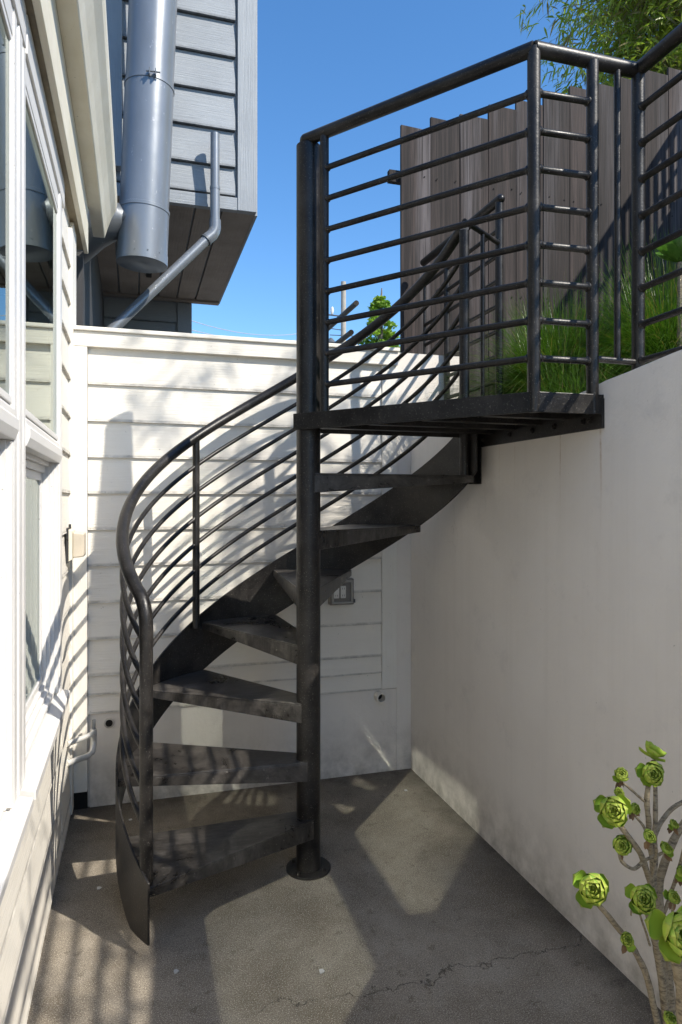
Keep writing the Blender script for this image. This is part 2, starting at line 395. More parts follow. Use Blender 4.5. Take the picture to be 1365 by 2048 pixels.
b = MB(); b.box(-.283, -.215, YB-.004, YB+.0115, -.01, .083); b.build('dark_gap', m_hole, bw)

# ================================================================== LEFT HOUSE
XL = -.286
lh = thing('cream_house', (-2, 1, 0), 'cream house at the left with lap siding, tall windows and boxed eaves', 'house')
WIN = [(.72, 1.845), (2.03, 2.895)]; ZS, ZH = .70, 2.56
b = MB()
b.box(XL-.012, XL-.16, -4, .72, -.02, 2.79); b.box(XL-.012, XL-.16, 1.846, 2.029, -.02, 2.79); b.box(XL-.012, XL-.16, 2.896, 3.63, -.02, 2.79)
for y0, y1 in ((.7201, 1.8459), (2.0291, 2.8959)):
    b.box(XL-.013, XL-.159, y0, y1, -.02, .66); b.box(XL-.013, XL-.159, y0, y1, 2.60, 2.789)
b.build('house_wall', m_siding, lh)
b = MB(); b.box(-5, -.47, 3.40, 3.63, -.02, 2.9); b.box(-5, XL-.161, -4.1, -4, -.02, 2.9); b.box(-2.6, -2.5, -4, 3.4, -.02, 2.9)
b.build('inner_wall', m_room, lh)
b = MB(); b.box(-5, XL-.161, -4, 3.399, -.02, .02); b.build('room_floor', m_room, lh)
# left wall boards: strip near the corner + run below the sills + strip above
LC = [.03, .10, .27, .444] + courses[2:]
LC2 = [.03, .11, .275, .444, .622]
for a, c in zip(LC, LC[1:]+[2.35]): lap_board_x(2.975, 3.335, XL, a, c, lh)
for a, c in zip([2.35, 2.52], [2.52, 2.69]): lap_board_x(2.975, 3.335, XL, a, c, lh)
for a, c in zip(LC2, LC2[1:]): lap_board_x(-3.9, 2.972, XL, a, c, lh, d=.014)
b = MB(); b.box(XL-.011, XL+.012, 3.337, 3.4175, .02, 2.70); b.build('corner_board', m_trim_v, lh, bevel=.002)
b = MB(); b.box(XL-.011, XL+.006, 3.48, 3.64, 2.273, 2.78); b.build('corner_board', m_trim_v, lh, bevel=.002)
# windows
def window(y0, y1, right_casing):
    fr = MB(); G = .003
    fr.box(XL-.03, XL-.002, y0-.004, y1+.003, 2.600, 2.668); fr.box(XL-.03, XL+.006, y0-.004, y1+.16, 2.669, 2.776)      # head casing
    w = fr.build('window', m_frame, lh, bevel=.002)
    if right_casing:
        c = MB(); c.box(XL-.011, XL+.004, y1+.002, y1+.068, .64, 2.667); c.build('side_casing', m_frame, w, bevel=.002)
    for q, (xo, d_) in enumerate(((-.001, .0), (-.014, .013), (-.028, .026), (-.042, .038))):
        j = MB(); j.box(XL-.13, XL+xo, y1-d_-.0125, y1-d_-.0005, .70, 1.6); j.build('jamb', m_frame, w, bevel=.001)
    j = MB(); j.box(XL-.13, XL-.001, y0+.0005, y0+.012, .70, 1.6); j.build('jamb', m_frame, w, bevel=.001)
    t = MB(); t.loft([[(XL-.03, y, 1.601), (XL+.003, y, 1.601), (XL+.012, y, 1.625), (XL+.012, y, 1.652), (XL+.002, y, 1.660), (XL+.002, y, 1.676), (XL-.012, y, 1.690), (XL-.03, y, 1.690)] for y in (y0+.0004, y1+.0004)])
    t.build('transom', m_frame, w, bevel=.002)
    h_ = MB(); h_.box(XL-.12, XL-.031, y0+.013, y1-.013, 1.585, 1.62); h_.box(XL-.12, XL-.045, y0+.013, y1-.013, 1.560, 1.5845); h_.build('lower_head', m_frame, w, bevel=.002)
    sl = MB(); sl.loft([[(XL-.15, y, .64), (XL+.034, y, .655), (XL+.034, y, .681), (XL+.006, y, .688), (XL-.15, y, .6995)] for y in (y0-.06, y1+.085)]); sl.build('sill', m_frame, w, bevel=.003)
    for q, (xo, z0_, z1_) in enumerate(((-.014, .7, .716), (-.030, .7162, .732), (-.044, .7322, .748))):
        s3 = MB(); s3.box(XL-.13, XL+xo, y0+.0125, y1-.0515, z0_, z1_); s3.build('sill_step', m_frame, w, bevel=.001)
    def sash(ya, yb, za, zb, x, wd, dp, wd2=None):
        wd2 = wd2 or wd
        s2 = MB(); n = 0; o_ = [(ya, za), (yb, za), (yb, zb), (ya, zb)]; i_ = [(ya+wd, za+wd), (yb-wd2, za+wd), (yb-wd2, zb-wd), (ya+wd, zb-wd)]
        vs = [(X_, y, z) for X_ in (x, x+dp) for y, z in o_+i_]
        fs = []
        for k in range(4):
            k2 = (k+1) % 4
            fs += [(k, k2, 4+k2, 4+k), (8+k, 8+k2, 12+k2, 12+k), (k, k2, 8+k2, 8+k), (4+k, 4+k2, 12+k2, 12+k)]
        s2.add(vs, fs); s2.build('sash', m_frame, w, bevel=.002)
    sash(y0+.001, y1-.001, 1.6905, 2.599, XL-.045, .018, .041, .010)
    sash(y0+.013, y1-.052, .7485, 1.5595, XL-.085, .030, .030)
    p = MB(); p.box(XL-.014, XL-.009, y0+.016, y1-.010, 1.705, 2.584); p.build('pane', m_glass, w)
    p = MB(); p.box(XL-.067, XL-.062, y0+.04, y1-.08, .776, 1.532); p.build('pane', m_glass, w)
    return w
window(*WIN[0], False); w2 = window(*WIN[1], True)
b = MB(); prof = [(-.011, 1.848), (.001, 1.848), (.001, 1.885), (-.004, 1.888), (-.004, 1.905), (.003, 1.908), (.003, 1.962), (-.004, 1.965), (-.004, 1.985), (.001, 1.988), (.001, 2.027), (-.011, 2.027)]
b.loft([[(XL+x, y, z) for x, y in prof] for z in (.70, 2.667)]); b.build('mullion', m_frame, lh)
# eaves
def strip(x0, z0, x1, z1, y0, y1, th=.012):
    b = MB(); d = Vector((x1-x0, 0, z1-z0)).normalized(); n = Vector((-d.z, 0, d.x))*th
    b.loft([[(x0,y,z0), (x1,y,z1), (x1+n.x,y,z1+n.z), (x0+n.x,y,z0+n.z)] for y in (y0, y1)]); return b
strip(XL-.02, 2.790, -.262, 2.790, -4, 3.88).build('soffit', m_soffit, lh)
b = MB(); b.box(-.262, -.240, -4, 3.90, 2.778, 3.035); b.build('fascia', m_eave, lh, bevel=.003)
b = MB(); b.box(-.2399, -.186, -4, 4.30, 3.036, 3.05); b.build('soffit', m_eave, lh)
b = MB(); prof = [(-.239, 3.0505), (-.239, 3.03), (-.176, 3.03), (-.172, 3.036), (-.158, 3.085), (-.135, 3.15), (-.110, 3.20), (-.103, 3.235), (-.103, 3.29), (-.115, 3.29), (-.115, 3.24), (-.145, 3.16), (-.183, 3.0505)]
b.loft([[(x, y, z) for x, z in prof] for y in (-4, 4.33)]); b.build('gutter', m_eave, lh)
b = MB(); b.loft([[(-.108, y, 3.262), (-5, y, 4.9), (-5, y, 4.8), (-.262, y, 3.19)] for y in (-4.2, 4.32)]); b.build('roof', m_dark, lh)
# curtain inside
b = MB(); pts = []
for i in range(260):
    y = .6+2.5*i/259; pts.append((XL-.24+.018*math.sin(y*95)+.01*math.sin(y*41+1), y))
for zz in (0,):
    b.add([(x, y, .25) for x, y in pts]+[(x, y, 2.66) for x, y in pts], [(i, i+1, 260+i+1, 260+i) for i in range(259)])
o = b.build('curtain', m_curtain, None, smooth=True); tag(o, 'pale green pleated curtain hanging behind the glass of the cream house', 'curtain')

# ================================================================== GREY NEIGHBOUR HOUSE
gh = thing('grey_house', (-1, 6, 0), 'blue grey neighbour house with an overhanging upper storey of lap boards', 'house')
b = MB(); b.box(-4, .850, 5.02, 7.40, 3.60, 8.5); b.build('upper_storey', m_grey, gh)
b = MB(); b.box(-4, .575, 7.42, 12, -.02, 8.2); b.build('lower_storey', m_grey, gh)
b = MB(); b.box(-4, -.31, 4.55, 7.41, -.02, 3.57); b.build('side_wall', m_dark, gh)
z = 3.874
zs = [3.665, 3.874] + [3.874+.267*k for k in range(1, 17)]
for a, c in zip(zs, zs[1:]): lap_board_y(-.60, .700, 5.0, a+.012, c-.008, gh, m_grey, d=.03)
b = MB(); b.box(.716, .854, 4.972, 5.03, 3.570, 8.5); b.build('corner_board', m_grey_v, gh, bevel=.003)
b = MB(); b.box(-.6, .7155, 4.978, 5.03, 3.570, 3.662); b.build('bottom_trim', m_grey, gh, bevel=.003)
b = MB(); b.box(-.20, -.085, 4.90, 4.9775, 3.74, 8.5); b.build('vertical_trim', m_grey_v, gh, bevel=.003)
b = MB(); b.box(.851, .870, 5.031, 7.40, 3.570, 8.5); b.build('side_siding', m_grey, gh)
x = .60; wds = [.19]*9
b = MB(); b.box(.615, .853, 5.031, 7.32, 3.574, 3.5995); b.build('soffit_trim', m_greysof, gh, bevel=.003)
for k in range(9):
    b = MB(); b.box(x-.176, x, 5.031, 7.32, 3.576+.003*random.random(), 3.5995); b.build('soffit_board', m_greysof, gh, bevel=.004); x -= .19
b = MB(); b.box(-.9, .86, 7.3205, 7.41, 3.555, 3.5995); b.build('soffit_trim', m_greysof, gh, bevel=.003)
b = MB(); b.box(.10, .15, 5.5, 6.7, 3.566, 3.5755); b.build('soffit_vent', m_hole, gh)
b = MB(); b.box(.43, .578, 7.395, 7.43, -.02, 3.55); b.build('corner_board', m_grey_v, gh, bevel=.003)
zz = 1.9
while zz < 3.5: lap_board_y(-.3, .415, 7.41, zz, zz+.2, gh, m_grey, d=.03); zz += .205

# duct
dt = thing('duct_pipe', (.043, 4.55, 2.96), 'large round grey metal duct hanging on the grey house wall', 'duct')
def dax(z): return Vector((.043+.041*(z-2.964), 4.55, z))
b = MB(); b.tube([dax(2.975), dax(3.31)], .156, 40); b.tube([dax(3.30), dax(4.10)], .1525, 40); b.tube([dax(4.09), dax(7.5)], .150, 40); b.build('duct_body', m_duct, dt, smooth=True)
b = MB(); b.tube([dax(2.962), dax(2.966), dax(3.03)], [.150, .159, .159], 40); b.build('end_cap', m_duct, dt, smooth=True)
for z, r_ in ((3.305, .160), (4.10, .1565)):
    b = MB(); b.tube([dax(z-.012), dax(z-.010), dax(z+.010), dax(z+.012)], [r_-.003, r_, r_, r_-.003], 40); b.build('band', m_duct, dt, smooth=True)
b = MB(); p = dax(4.105)+Vector((.02, -.158, 0))
b.box(p.x-.028, p.x-.022, p.y-.03, p.y+.004, p.z-.02, p.z+.02); b.box(p.x+.010, p.x+.016, p.y-.03, p.y+.004, p.z-.02, p.z+.02); b.tube([p+Vector((-.045, -.018, 0)), p+Vector((.04, -.018, .004))], .005, 8); b.build('clamp_bolt', m_duct_dark, dt)
b = MB(); b.tube([(-.055, 4.52, 3.225), (-.09, 4.53, 3.23), (-.13, 4.54, 3.225), (-.19, 4.56, 3.20), (-.26, 4.59, 3.16), (-.36, 4.64, 3.08), (-.6, 4.7, 2.9)], [.075, .098, .112, .118, .118, .118, .118], 28); b.build('elbow', m_duct_dark, dt, smooth=True)
b = MB(); b.tube([(-.02, 4.50, 3.225), (-.0549, 4.52, 3.225)], .072, 28); b.build('elbow_collar', m_duct_dark, dt, smooth=True)
for k in range(3):
    b = MB(); q = dax(3.03-.02)+Vector((.156*math.sin(.5*k-.3), -.156*math.cos(.5*k-.3), 0)); b.tube([q, q+Vector((0, -.006, 0))], .005, 8); b.build('rivet', m_duct_dark, dt)
# small vent pipe
vp = thing('drain_pipe', (.542, 4.88, 3.336), 'thin grey drain pipe with an elbow running diagonally under the grey house', 'pipe')
E0 = Vector((.542, 4.88, 3.36)); E1 = Vector((-.16, 4.70, 2.555)); dd = (E1-E0).normalized()
b = MB(); b.tube([(.542, 4.88, 4.05), (.542, 4.88, 3.66)], .032, 22); b.tube([(.542, 4.88, 3.665), (.542, 4.88, 3.40)], .0345, 22); b.build('upper_pipe', m_duct, vp, smooth=True)
b = MB(); b.tube([(.542, 4.88, 3.655), (.542, 4.88, 3.675)], .0365, 22); b.build('pipe_strap', m_duct, vp, smooth=True)
b = MB(); b.tube([(.542,4.88,3.44), (.542,4.88,3.385), (.538,4.879,3.365), (.530,4.877,3.348), E0+dd*.03+Vector((0,0,-.005)), E0+dd*.09], .041, 22); b.build('elbow', m_duct, vp, smooth=True)
b = MB(); b.tube([E0+dd*.06, E0+dd*1.35], .0345, 22); b.build('diagonal_pipe', m_duct, vp, smooth=True)
b = MB(); b.tube([E0+dd*.09, E0+dd*.105], .043, 22); b.build('pipe_collar', m_duct_dark, vp, smooth=True)

# ================================================================== FENCE
fn = thing('wooden_fence', (2.4, 3.85, 1.8), 'tall weathered dark board fence behind the stair landing with stepped tops', 'fence')
x = 1.535; k = 0; W = .197
while x < 4.1:
    u = x
    ztop = 3.72 + (x-1.535)*.365 + .012*math.sin(k*2.3)
    w_ = W-.003-.003*random.random(); th = .019; off = .006*random.random(); t0 = random.uniform(-.003, .003)
    b = MB(); rings = []
    for q in range(7):
        z = 1.70+(ztop-1.70)*q/6; wob = .002*noise.noise((x*5, z*1.5, 0))
        if q < 6: rings.append([(x+wob, 3.83+off, z), (x+w_+wob, 3.83+off, z), (x+w_+wob, 3.83+off+th, z), (x+wob, 3.83+off+th, z)])
        else:
            rings.append([(x+wob+.0, 3.83+off, z-.0), (x+w_+wob, 3.83+off, z-.006+t0), (x+w_+wob, 3.83+off+th, z-.006+t0), (x+wob, 3.83+off+th, z)])
    b.loft(rings); b.build('board', m_fence, fn, bevel=.0015)
    x += W; k += 1
nb = MB()
for k in range(13):
    for z in (2.0, 2.75, 3.42):
        for dx in (.035, .155):
            q = (1.535+k*W+dx+random.uniform(-.01, .01), 3.8305, z+random.uniform(-.012, .012)); nb.tube([q, (q[0], q[1]-.004, q[2])], .0045, 6)
nb.build('nail_heads', m_hole, fn)['kind'] = 'stuff'
for z in (1.9, 3.42, 2.75):
    b = MB(); b.box(1.47 if z == 3.42 else 1.56, 4.1, 3.858, 3.895, z-.035, z+.035); b.build('back_rail', m_fence, fn)
# side run of the fence turning towards the camera, with lattice on top
f2 = thing('lattice_fence', (4.1, 2, 1.8), 'fence run at far right with slatted lattice along its top', 'fence')
x0, y0 = 3.62, 3.70
for k in range(18):
    y = 3.72-.19*k; b = MB(); zt = 4.30; b.box(4.12, 4.139, y-.186, y, 1.75, zt+.01*math.sin(k)); b.build('board', m_fence, f2, bevel=.0015)
for k in range(44):
    y = 3.70-.075*k; b = MB(); b.box(4.118, 4.137, y-.028, y, 4.32, 4.78); b.build('lattice_slat', m_fence, f2)
b = MB(); b.box(4.112, 4.145, .3, 3.72, 4.781, 4.82); b.build('top_rail', m_fence, f2)
b = MB(); b.box(4.1375, 4.15, .3, 3.72, 4.52, 4.55); b.build('back_rail', m_fence, f2)

# ================================================================== SPIRAL STAIRCASE
PX, PY = .656, 2.619
st = thing('spiral_staircase', (PX, PY, 0), 'dark steel spiral staircase with curved railing rising to a railed landing', 'staircase')
def pol(r, deg, z=0): return (PX+r*math.cos(R(deg)), PY+r*math.sin(R(deg)), z)
RO = .715; RISE = .2247; Z1 = .213
def nose_z(deg): return Z1 + RISE*(210-deg)/30
b = MB(); b.tube([(PX, PY, .006), (PX, PY, 2.852)], .0475, 40); b.build('centre_pole', m_steel, st, smooth=True)
b = MB(); b.tube([(PX, PY, 0.0), (PX, PY, .009)], .088, 40); bp = b.build('base_plate', m_steel, st, smooth=True, bevel=.001)
for k in range(4):
    a = 45+90*k; p = pol(.070, a, .0); b = MB(); b.tube([p, (p[0], p[1], .020)], .007, 6); b.build('bolt', m_steel, bp)
for k in range(7):
    a0 = 210-30*k; a1 = a0-31.5; z = Z1+RISE*k; th = .007
    n0 = (-math.sin(R(a0)), math.cos(R(a0))); n1 = (math.sin(R(a1)), -math.cos(R(a1))); pr = .046
    f_in = (PX+n0[0]*pr - .0*math.cos(R(a0)), PY+n0[1]*pr); f_out = (PX+RO*math.cos(R(a0))+n0[0]*.0, PY+RO*math.sin(R(a0)))
    r_in = (PX+n1[0]*pr, PY+n1[1]*pr); r_out = (PX+RO*math.cos(R(a1)), PY+RO*math.sin(R(a1)))
    arc = [pol(RO, a0+(a1-a0)*q/10)[:2] for q in range(1, 10)]
    poly = [f_in, f_out]+arc+[r_out, r_in]
    b = MB(); b.prism(poly, z-th, z)
    def gus(pi, po, nrm):
        i2 = (pi[0]-nrm[0]*th, pi[1]-nrm[1]*th); o2 = (po[0]-nrm[0]*th, po[1]-nrm[1]*th)
        b.loft([[(pi[0],pi[1],z-th+.0005), (i2[0],i2[1],z-th+.0005), (i2[0],i2[1],z-.078), (pi[0],pi[1],z-.078)],
                [(po[0],po[1],z-th+.0005), (o2[0],o2[1],z-th+.0005), (o2[0],o2[1],z-.030), (po[0],po[1],z-.030)]])
    gus(f_in, f_out, n0); gus(r_in, r_out, n1)
    b.build('tread', m_tread, st, bevel=.0022)
# stringer
b = MB(); rings = []
A0, A1, n = 211.5, -3, 90
for i in range(n+1):
    a = A0+(A1-A0)*i/n; t = nose_z(a)+.040; lo = nose_z(a)-.232
    lo = max(lo, .045 + .30*max(0, (a-199)/12.5)**3 * .0)
    if a > 207: t = t - .0*(a-207)
    rings.append([pol(RO+.001, a, lo), pol(RO+.009, a, lo), pol(RO+.009, a, t), pol(RO+.001, a, t)])
b.loft(rings)
o = b.build('stringer', m_steel, st, smooth=True, bevel=.002)
RR = .700
# posts of the curved railing
def post(x, y, z0, z1, r=.0190, name='post', par=None, mat=None):
    b = MB(); b.tube([(x, y, z0), (x, y, z1)], r, 20); return b.build(name, mat or m_steel, par or st, smooth=True)
H = .885
AE = 202.5
end = pol(RR, 207.5)
post(end[0], end[1], Z1-.004, 1.00, .0215)
p4 = pol(RR, 123.5); post(p4[0], p4[1], Z1+3*RISE-.02, nose_z(123.5)+H-.01, .0165)
pl = pol(RR, 3.0); post(pl[0], pl[1], Z1+6*RISE-.004, 2.612, .0215)
# handrail: helix with elbow at the bottom
path = []
for i in range(97):
    a = 3.0+(AE-3.0)*i/96; path.append(Vector(pol(RR, a, nose_z(a)+H if a > 6 else nose_z(6)+H)))
pe = Vector(pol(RR, 207.5, 0))
last = path[-1]; tdir = (path[-1]-path[-3]).normalized()
kink = Vector((pe.x, pe.y, last.z - .028)); down = Vector((pe.x, pe.y, 1.02))
for i in range(1, 13):
    t = i/12; path.append(last*(1-t)**2 + kink*2*t*(1-t) + down*t*t)
path.append(Vector((pe.x, pe.y, .98)))
b = MB(); b.tube(path, .0225, 20); b.build('handrail', m_steel, st, smooth=True)
for k in range(1, 7):
    path = []
    for i in range(97):
        a = 3.0+(207.5-3.0)*i/96; path.append(pol(RR, a, nose_z(a)+H-.1195*k-.012))
    b = MB(); b.tube(path, .0098, 12); b.build('curved_rail', m_steel, st, smooth=True)
# landing
ZL = Z1+7*RISE
C0 = (.600, 2.605); C1 = (1.190, 1.868); C2 = (1.434, 1.858)
poly = [C0, C1, C2, (1.434, 2.665), (PX, 2.655)]
b = MB(); b.prism([(x, y) for x, y in poly], ZL-.006, ZL); b.build('landing_plate', m_tread, st)
def bar(p, q, w_, z0, z1, name, par=st, mat=None):
    p = Vector((*p, 0)); q = Vector((*q, 0)); d = (q-p).normalized(); nn = Vector((-d.y, d.x, 0))*w_
    b = MB(); b.loft([[(p.x,p.y,z0), (p.x+nn.x,p.y+nn.y,z0), (p.x+nn.x,p.y+nn.y,z1), (p.x,p.y,z1)], [(q.x,q.y,z0), (q.x+nn.x,q.y+nn.y,z0), (q.x+nn.x,q.y+nn.y,z1), (q.x,q.y,z1)]])
    return b.build(name, mat or m_steel, par, bevel=.001)
bar((.596, 2.604), (1.188, 1.864), -.008, ZL-.058, ZL+.006, 'landing_rim')
bar((1.1885, 1.862), (1.4335, 1.852), -.008, ZL-.0575, ZL+.0055, 'landing_rim')
bar((.66, 2.665), (1.424, 2.672), .006, ZL-.06, ZL-.007, 'landing_rim')
for t in (.18, .40, .62, .84):
    y = 2.66-.78*t; xl = 1.19-(y-1.868)*.80+.02
    b = MB(); b.box(xl, 1.420, y, y+.006, ZL-.055, ZL-.0065); b.box(xl, 1.420, y+.0061, y+.036, ZL-.055, ZL-.050); b.build('joist', m_steel, st)
b = MB(); b.box(1.425, 1.4345, 1.842, 2.690, ZL-.102, ZL-.0065); led = b.build('ledger_plate', m_steel, st, bevel=.001)
for y in (1.90, 1.935, 2.10, 2.24, 2.40, 2.62, 2.655):
    z = ZL-.07
    b = MB(); b.tube([(1.425, y, z), (1.417, y, z)], .011, 6); b.tube([(1.417, y, z), (1.411, y, z)], .006, 8); b.build('bolt', m_steel, led)
b = MB(); b.box(1.372, 1.4345, 2.692, 2.70, ZL-.26, ZL-.0065); b.box(1.427, 1.4345, 2.65, 2.6915, ZL-.26, ZL-.103); b.build('wall_bracket', m_steel, st)
# landing railing
def rail(p, q, r, c0, c1):
    p = Vector(p); q = Vector(q); d = (q-p).normalized(); L = (q-p).length
    ts = [0, c0, c0+.003, c0+.008, L-c1-.008, L-c1-.003, L-c1, L]; rs = [r, r*1.45, r*1.25, r, r, r*1.25, r*1.45, r]
    b = MB(); b.tube([p+d*t for t in ts], rs, 14); return b
ZT = 2.868
pA = (.697, 2.530); pC = (1.196, 1.872); pW = (1.404, 1.862); pG = (1.587, 1.870)
post(*pA, ZL-.056, ZT-.01, .0172); post(*pC, ZL-.056, ZT-.0, .0205); post(*pW, ZL-.056, ZT-.01, .0190)
b = MB(); b.tube([(.640, 2.606, ZT), (pC[0], pC[1], ZT)], .0232, 22); b.build('top_rail', m_steel, st, smooth=True)
b = MB(); b.tube([(pC[0], pC[1], ZT), (pG[0], pG[1], ZT)], .0232, 22); b.build('top_rail', m_steel, st, smooth=True)
b = MB(); 
for k in range(9): pass
b.tube([(.640-.013, 2.606+.018, ZT), (.640-.006, 2.606+.008, ZT), (.64, 2.606, ZT)], [.008, .019, .0232], 22)
b.build('rail_cap', m_steel, st, smooth=True)
for k in range(8):
    z = ZL+.113+.1187*k
    rail((*pA, z), (*pC, z), .0108, .0175, .0208).build('straight_rail', m_steel, st, smooth=True)
    rail((*pC, z), (*pW, z), .0108, .0208, .0193).build('straight_rail', m_steel, st, smooth=True)
b = MB(); b.tube([(*pW, 1.908), (*pG, 1.908)], .0108, 14); b.build('straight_rail', m_steel, st, smooth=True)
post(1.502, 1.866, 1.908, ZT-.01, .0105, 'baluster')
# far wing of the landing railing
pF = (1.640, 2.857)
b = MB(); b.tube([(pl[0], pl[1], 2.655), (pF[0], pF[1], 2.662)], .0115, 14); b.build('straight_rail', m_steel, st, smooth=True)
m_ = ((pl[0]+pF[0])/2, (pl[1]+pF[1])/2); post(m_[0], m_[1], 1.80, 2.655, .0098, 'baluster')
b = MB(); b.tube([(pl[0], pl[1], 1.845), (pF[0], pF[1], 1.845)], .0098, 12); b.build('straight_rail', m_steel, st, smooth=True)

# ---- guard railing on top of the wall, near run
g1 = thing('guardrail', (1.587, 1.87, 1.83), 'dark steel guardrail along the top of the retaining wall at right edge', 'railing')
post(1.587, 1.870, 1.80, ZT, .0205, par=g1)
for y in (.75, -.45, -1.65): post(1.587, y, 1.86, ZT, .0190, par=g1)
b = MB(); b.tube([(1.587, 1.885, ZT+.004), (1.587, -2.9, ZT+.004)], .0232, 20); b.build('top_rail', m_steel, g1, smooth=True)
for k in range(8):
    z = ZL+.125+.1187*k; rail((1.587, 1.87, z), (1.587, -2.9, z), .0108, .0208, .02).build('straight_rail', m_steel, g1, smooth=True)
# ---- guard railing, far run
g2 = thing('guardrail', (1.64, 2.857, 1.79), 'far dark steel guardrail beyond the top of the spiral, in front of fence', 'railing')
post(1.640, 2.857, 1.78, ZT, .0190, par=g2); post(1.640, 3.42, 1.78, 2.76, .0165, par=g2); post(1.640, 3.72, 2.30, 2.735, .0095, 'baluster', par=g2)
b = MB(); b.tube([(1.640, 2.828, ZT), (1.640, 2.831, ZT), (1.640, 2.837, ZT), (1.640, 2.846, ZT), (1.640, 3.74, ZT)], [.004, .012, .018, .0215, .0215], 20); b.build('top_rail', m_steel, g2, smooth=True)
for k in range(8):
    z = ZL+.113+.1187*k; b = MB(); b.tube([(1.640, 2.857, z), (1.640, 3.42 if z < 2.3 else 3.72, z)], .0100, 12); b.build('straight_rail', m_steel, g2, smooth=True)
g3 = thing('guardrail', (1.64, 5.2, -.03), 'short rail ends seen beyond the cream wall left of the conifer', 'railing')
for z, ya, yb in ((2.985, 5.02, 6.6), (2.79, 5.15, 6.6)):
    b = MB(); b.tube([(1.64, ya, z), (1.64-.0, yb, z)], .0215, 14); b.build('top_rail' if z > 2.9 else 'straight_rail', m_steel, g3, smooth=True)
post(1.64, 6.4, -.03, 2.99, .02, par=g3)

# ================================================================== SMALL THINGS ON THE WALLS
ob = thing('outlet_box', (1.03, YB, .98), 'grey weatherproof outlet box on the cream wall right of the centre pole', 'outlet')
b = MB(); x0, x1, z0, z1 = .966, 1.096, .912, 1.048; yf = YB-.045
b.box(x0, x1, yf, YB-.003, z0, z1); b.build('box_body', flat('grey_box_plastic', (.22, .20, .18), .5, nscale=30), ob, bevel=.004)
b = MB(); t = .010
for a in ((x0+.008, x1-.008, z0+.008, z0+.008+t), (x0+.008, x1-.008, z1-.008-t, z1-.008), (x0+.008, x0+.008+t, z0+.0181, z1-.0181), (x1-.008-t, x1-.008, z0+.0181, z1-.0181)):
    b.box(a[0], a[1], yf-.010, yf-.0005, a[2], a[3])
b.build('cover_frame', flat('pale_cover_plastic', (.42, .40, .36), .4), ob, bevel=.002)
for xx in (1.036, 1.000):
    b = MB(); b.box(xx-.014, xx+.014, yf-.005, yf-.0004, z0+.036, z1-.036); f_ = b.build('outlet_face', m_pvc, ob, bevel=.002)
    for dz in (-.018, .018):
        b = MB(); b.box(xx-.006, xx-.004, yf-.0056, yf-.0051, .98+dz-.005, .98+dz+.005); b.box(xx+.004, xx+.006, yf-.0056, yf-.0051, .98+dz-.005, .98+dz+.005); b.build('socket_slot', m_hole, f_)
b = MB(); b.box(1.00, 1.06, yf-.004, yf+.012, z1+.0005, z1+.008); b.build('hinge', m_duct_dark, ob)
b = MB(); b.box(x1+.0003, x1+.005, yf-.006, yf+.01, z0+.01, z0+.028); b.build('latch', m_duct_dark, ob)
# drain stub
ds = thing('drain_stub', (1.246, YB, .425), 'short white plastic pipe stub sticking out of the concrete base', 'pipe')
b = MB(); n = 24; cx, cz = 1.246, .412; rings = []
for (y, r_) in ((YB, .026), (YB-.055, .026), (YB-.0555, .0205), (YB-.012, .0205)):
    rings.append([(cx+r_*math.cos(2*PI*j/n), y, cz+r_*math.sin(2*PI*j/n)) for j in range(n)])
b.loft(rings, caps=False); b.build('pipe_sleeve', m_siding, ds, smooth=True)
b = MB(); b.tube([(cx, YB-.003, cz), (cx, YB-.006, cz)], .0205, 24); b.build('pipe_bore', m_hole, ds)
# round hole
hh = thing('wall_hole', (-.118, YB, .393), 'small dark round hole with a raised rim in the base behind stairs', 'vent')
b = MB(); b.tube([(-.118, YB+.0015, .393), (-.118, YB-.004, .393)], .024, 24); b.build('rim', m_stucco, hh, smooth=True)
b = MB(); b.tube([(-.118, YB-.0042, .393), (-.118, YB-.0062, .393)], .0165, 24); b.build('hole', m_hole, hh)
# hose bib pipes
hb = thing('hose_pipe', (-.25, 3.3, .33), 'white painted water pipes with a tap bent along the corner near the floor', 'tap')
b = MB(); b.tube([(XL, 3.22, .385), (-.20, 3.30, .385)], .012, 16); b.tube([(-.20, 3.30, .385), (-.185, 3.33, .385), (-.182, 3.345, .36), (-.182, 3.345, .33)], .0135, 16)
b.build('upper_pipe', m_pvc, hb, smooth=True)
b = MB(); b.tube([(XL, 3.20, .305), (-.205, 3.28, .300), (-.187, 3.31, .305), (-.182, 3.34, .325), (-.182, 3.345, .345)], .0135, 16); b.build('lower_pipe', m_pvc, hb, smooth=True)
b = MB(); b.tube([(-.182, 3.345, .36), (-.182, 3.345, .40)], .015, 14); b.build('tap_body', m_pvc, hb, smooth=True)
b = MB(); b.tube([(-.182, 3.345, .40), (-.182, 3.345, .445)], .0085, 12); b.build('tap_thread', m_duct_dark, hb, smooth=True)
